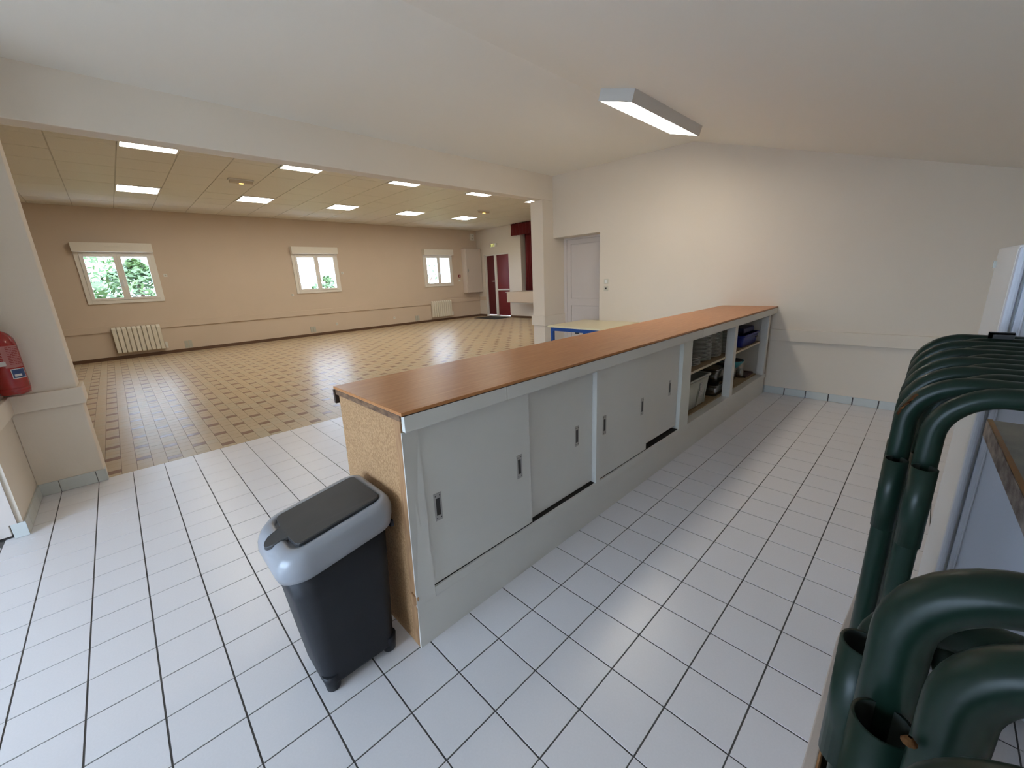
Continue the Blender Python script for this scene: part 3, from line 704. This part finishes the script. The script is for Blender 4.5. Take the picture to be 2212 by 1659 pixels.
def patch(a0,a1,z0,z1,m,name,off=.0012,parent=None):
    n=8; q=MB(); ri=er+off
    outer=[[(ex_+ri*math.cos(math.radians(a0+(a1-a0)*k/n)),ey_+ri*math.sin(math.radians(a0+(a1-a0)*k/n)),z) for k in range(n+1)] for z in (z0,z1)]
    b=len(q.v); q.rings(outer,closed=False,cap0=False,cap1=False); return q.make(name,m,parent or t)
# camera sees the -Y side, angle about -82 deg
lb=patch(-85,-18,.975,1.12,LABP,'printed_label')
q=MB()
def strip(q,a0,a1,z0,z1,off):
    n=5; ri=er+off
    q.rings([[(ex_+ri*math.cos(math.radians(a0+(a1-a0)*k/n)),ey_+ri*math.sin(math.radians(a0+(a1-a0)*k/n)),z) for k in range(n+1)] for z in (z0,z1)],closed=False,cap0=False,cap1=False)
random.seed(3)
z=1.11
while z>1.0:
    a=-68
    while a<-22: l_=random.uniform(6,16); strip(q,a,min(a+l_,-20),z-.004,z,.0018); a+=l_+3
    z-=.011
q.make('lettering',LABR,lb)
q=MB(); strip(q,-112,-86,1.078,1.10,.0018); strip(q,-109,-89,1.072,1.106,.0019); strip(q,-104,-80,.995,1.017,.0018); strip(q,-101,-83,.990,1.022,.0019)
q.make('white_pictogram',LABW,lb)
q=MB()
for zz in (1.062,1.052,1.042,1.030): strip(q,-106,-84,zz,zz+.005,.0018)
q.make('lettering',LABP,lb)
lb2=patch(-74,-20,.900,.966,LABW,'blue_white_label')
q=MB(); strip(q,-71,-23,.905,.961,.0018); q.make('blue_field',LABB,lb2)
q=MB(); strip(q,-66,-40,.914,.930,.0024); q.make('white_box',LABW,lb2)

# ================================================================ GREEN FRAMES, RIGHT FOREGROUND
def uframe(x,yleg,ztop,rad,lab,yend=-2.62,tr=.0155,sl=True,sz=(1.045,.93),bend=.075,rust=False,syo=0):
    t=thing('trestle_frame',lab,'trestle frame',(x,yleg,0),'green tubular trestle frames stacked on the right')
    zc=ztop-tr; p=[(x,yleg,0),(x,yleg,zc-bend)]
    for q in range(1,10): a=math.radians(90*q/10); p.append((x,yleg-bend*(1-math.cos(a)),zc-bend+bend*math.sin(a)))
    p.append((x,yleg-bend,zc)); p.append((x,yend+bend,zc))
    for q in range(1,10): a=math.radians(90*q/10); p.append((x,yend+bend-bend*math.sin(a),zc-bend*(1-math.cos(a))))
    p+= [(x,yend,zc-bend),(x,yend,0)]
    MB().tube(p,tr,18).make('frame_tube',GREEN,t)
    if sl:
        # open-topped sleeve welded to the camera side of the leg
        R=tr+.001; z1,z0=sz
        s=MB(); xs_=x-tr-R+.004; ys_=yleg+syo
        n=24
        s.rings([[(xs_+r*math.cos(2*PI*i/n),ys_+r*math.sin(2*PI*i/n),z) for i in range(n)] for r,z in ((R,z0),(R,z1),(R-.0022,z1))],0,cap0=True,cap1=False)
        s.rings([[(xs_+r*math.cos(2*PI*i/n),ys_+r*math.sin(2*PI*i/n),z) for i in range(n)] for r,z in ((R-.0022,z1),(R-.0022,z1-.06),(.0005,z1-.06))],1,cap0=False,cap1=False)
        s.make('sleeve',[GREEN,GREENI],t)
    return t
# far pack: alternating outer (y -2.018) and inner (y -2.052) legs
pack=[(1.463,-2.052),(1.518,-2.018),(1.572,-2.050),(1.622,-2.016),(1.677,-2.050),(1.730,-2.016),(1.786,-2.052),(1.842,-2.018),(1.905,-2.052),(1.965,-2.018),(2.030,-2.052),(2.085,-2.018)]
wds=['nearest','second','third','fourth','fifth','sixth','seventh','eighth','ninth','tenth','eleventh','farthest']
for k,(x,yl) in enumerate(pack):
    f=uframe(x,yl,1.222,0,'green steel tube frame, %s in the far pack on the right'%wds[k],sz=(1.085,.945) if k==0 else (1.07,.935))
    if k==1:
        rs=MB(); 
        b=[]
        for q in range(7):
            a=math.radians(10+q*6); c=(x,yl-.075*(1-math.cos(a)),1.222-.0155-.075+.075*math.sin(a)); b.append([(c[0]-.0163*math.cos(math.radians(w)),c[1]+.0163*math.sin(math.radians(w))*math.cos(a),c[2]+.0163*math.sin(math.radians(w))*math.sin(a)) for w in range(28+abs(q-3)*4,75-abs(q-3)*5,6)][:5])
        rs.rings(b,closed=False,cap0=False,cap1=False); rs.make('rust_patch',RUST,f)
# near pack
f=uframe(.922,-2.041,1.220,0,'green steel tube frame, large one in front of the right corner',sz=(1.089,.80),bend=.062,tr=.0172)
f=uframe(.985,-2.032,1.135,0,'green steel tube frame just behind the large near one',sz=(1.093,.965),bend=.045,syo=.008)
MB().tube([(.985,-2.06,1.12),(1.0,-2.10,1.0),(1.01,-2.14,.88)],.009,10).make('brace',GREEN,f)
f=uframe(.858,-2.066,1.222,0,'green steel tube frame with rust chip in right corner',sz=(1.10,.95),bend=.05,sl=False)
MB().lathe([(.002,0),(.004,.002),(.002,.005),(.001,.006)],.846,-2.050,10,cap0=False,cap1=False).make('rust_chip',RUST,f).location=(0,0,1.126)
f=uframe(.785,-2.056,1.206,0,'green steel tube frame nearest, cut by the bottom right corner',bend=.045,sl=False)

# small black clip on the far pack
tag(MB().box(2.02,2.03,-2.165,-2.125,1.222,1.236).box(2.02,2.03,-2.132,-2.125,1.2225,1.232).box(2.02,2.032,-2.165,-2.125,1.232,1.237).make('clip',BLACK,None),'small black clip on top of the farthest green frame','clip')
# pale board standing on edge along the frames
t=thing('leaning_board','pale laminated board standing on its long edge beside green frames','board',(1.1,-1.99,0))
MB().prism([(.15,-1.979),(1.74,-1.979),(2.0,-1.993),(2.0,-1.9985),(.15,-1.9985)],2,0,.45).make('board',PALE,t,.003)
MB().box(.15,1.99,-2.0018,-1.9985,.0,.449).make('core_strip',RAWW,t)
# worn bench top between the frames
t=thing('worn_bench','worn bench top with chipped marbled edge between the green frames','bench',(1.7,-2.4,0))
e0=(1.25,-2.1967); e1=(2.13,-2.1668)
MB().hexa([(e0[0],-2.58,.955),(e1[0],-2.58,.955),(e1[0],e1[1]-.003,.955),(e0[0],e0[1]-.003,.955),(e0[0],-2.58,.998),(e1[0],-2.58,.998),(e1[0],e1[1]-.003,.998),(e0[0],e0[1]-.003,.998)]).make('bench_top',GREYT,t)
MB().hexa([(e0[0],e0[1]-.003,.955),(e1[0],e1[1]-.003,.955),(e1[0],e1[1],.955),(e0[0],e0[1],.955),(e0[0],e0[1]-.003,.998),(e1[0],e1[1]-.003,.998),(e1[0],e1[1],.998),(e0[0],e0[1],.998)]).make('marbled_edge',MARB,t)
MB().hexa([(e0[0],e0[1]-.010,.9982),(e1[0],e1[1]-.010,.9982),(e1[0],e1[1]-.001,.9982),(e0[0],e0[1]-.001,.9982),(e0[0],e0[1]-.010,1.0),(e1[0],e1[1]-.010,1.0),(e1[0],e1[1]-.001,1.0),(e0[0],e0[1]-.001,1.0)]).make('orange_core',ORNG,t)
for a in (1.30,2.05): MB().box(a,a+.04,-2.57,-2.53,0,.955).make('leg',GREEN,t)
# fridge
t=thing('refrigerator','tall white enamelled refrigerator behind the green frames','refrigerator',(2.6,-2.45,0))
COOL=mat('white_enamel_daylit',(.60,.62,.70),.35)  # white enamel with the bluish daylight on the door face mixed in
MB().box(2.322,2.88,-2.75,-2.160,0.0,1.437).make('body',FRIDGE,t,.006)
MB().box(2.298,2.322,-2.178,-2.161,.02,1.432).box(2.298,2.322,-2.75,-2.73,.02,1.432).box(2.298,2.322,-2.73,-2.178,1.41,1.432).box(2.298,2.322,-2.73,-2.178,.02,.05).make('door_rim',COOL,t,.006)
MB().box(2.306,2.322,-2.726,-2.184,.054,1.406).make('door_panel',COOL,t,.004)
MB().box(2.301,2.306,-2.200,-2.195,.06,1.40).make('door_bead',COOL,t,.002)
MB().box(2.84,2.86,-2.160,-2.153,1.37,1.395).make('hinge',GRIL,t)

# ================================================================ OUTSIDE
gr=box(-14,22,YF+.3,34,-.45,-.3).make('ground_lawn',GRASS); struct(gr)
gr3=box(-14,22,YF+.3,YF+2.2,-.3,-.22).make('ground_bounce',mat('pale_bounce',(.72,.71,.68),.9)); struct(gr3)  # pale strip added to bounce daylight onto the hall ceiling
gr2=box(-30,KX-.15,-16,YF,-.45,-.05).make('ground_terrace',mat('terrace',(.45,.45,.43),.9)); struct(gr2)
def bush(x,y,r,h,n,m,lab,seed,base=-.3):
    random.seed(seed); t=thing('bush',lab,'bush',(x,y,base))
    b=MB().tube([(x,y,base),(x+.05,y,base+h*.5),(x-.05,y,base+h*.9)],.05,8)
    for k in range(6):
        a=k*PI/3; b.tube([(x,y,base+h*.25),(x+r*.6*math.cos(a),y+r*.6*math.sin(a),base+h*.6)],.02,6)
    b.make('branch',BROWN,t)
    f=MB()
    for k in range(n):
        a=random.uniform(0,2*PI); q=random.random()**.5; zz=random.uniform(.1,1)
        rr_=r*q*math.sin(PI*min(.97,max(.15,zz))); c=Vector((x+rr_*math.cos(a),y+rr_*math.sin(a),base+h*zz))
        d=Vector((random.uniform(-1,1),random.uniform(-1,1),random.uniform(-.6,.6))).normalized(); e=d.orthogonal().normalized()
        s_=random.uniform(.07,.15)
        i=len(f.v); f.v+=[tuple(c-d*s_),tuple(c+e*s_*.4),tuple(c+d*s_),tuple(c-e*s_*.4)]; f.f.append((i,i+1,i+2,i+3)); f.mi.append(0); f.sm.append(False)
    o=f.make('foliage',m,t); o['kind']='stuff'
bush(1.25,14.2,1.5,2.7,2600,LEAF2,'leafy green bush outside the left window, right half',1)
bush(-.9,17.8,2.2,5.4,2600,LEAF,'tall loose green shrub outside the left window, left half',2)
bush(6.6,14.2,1.1,2.1,700,LEAF2,'low green bush outside the middle window',3)
bush(11.8,16.0,1.2,3.4,350,LEAF,'sparse green shrub outside the right window',4)
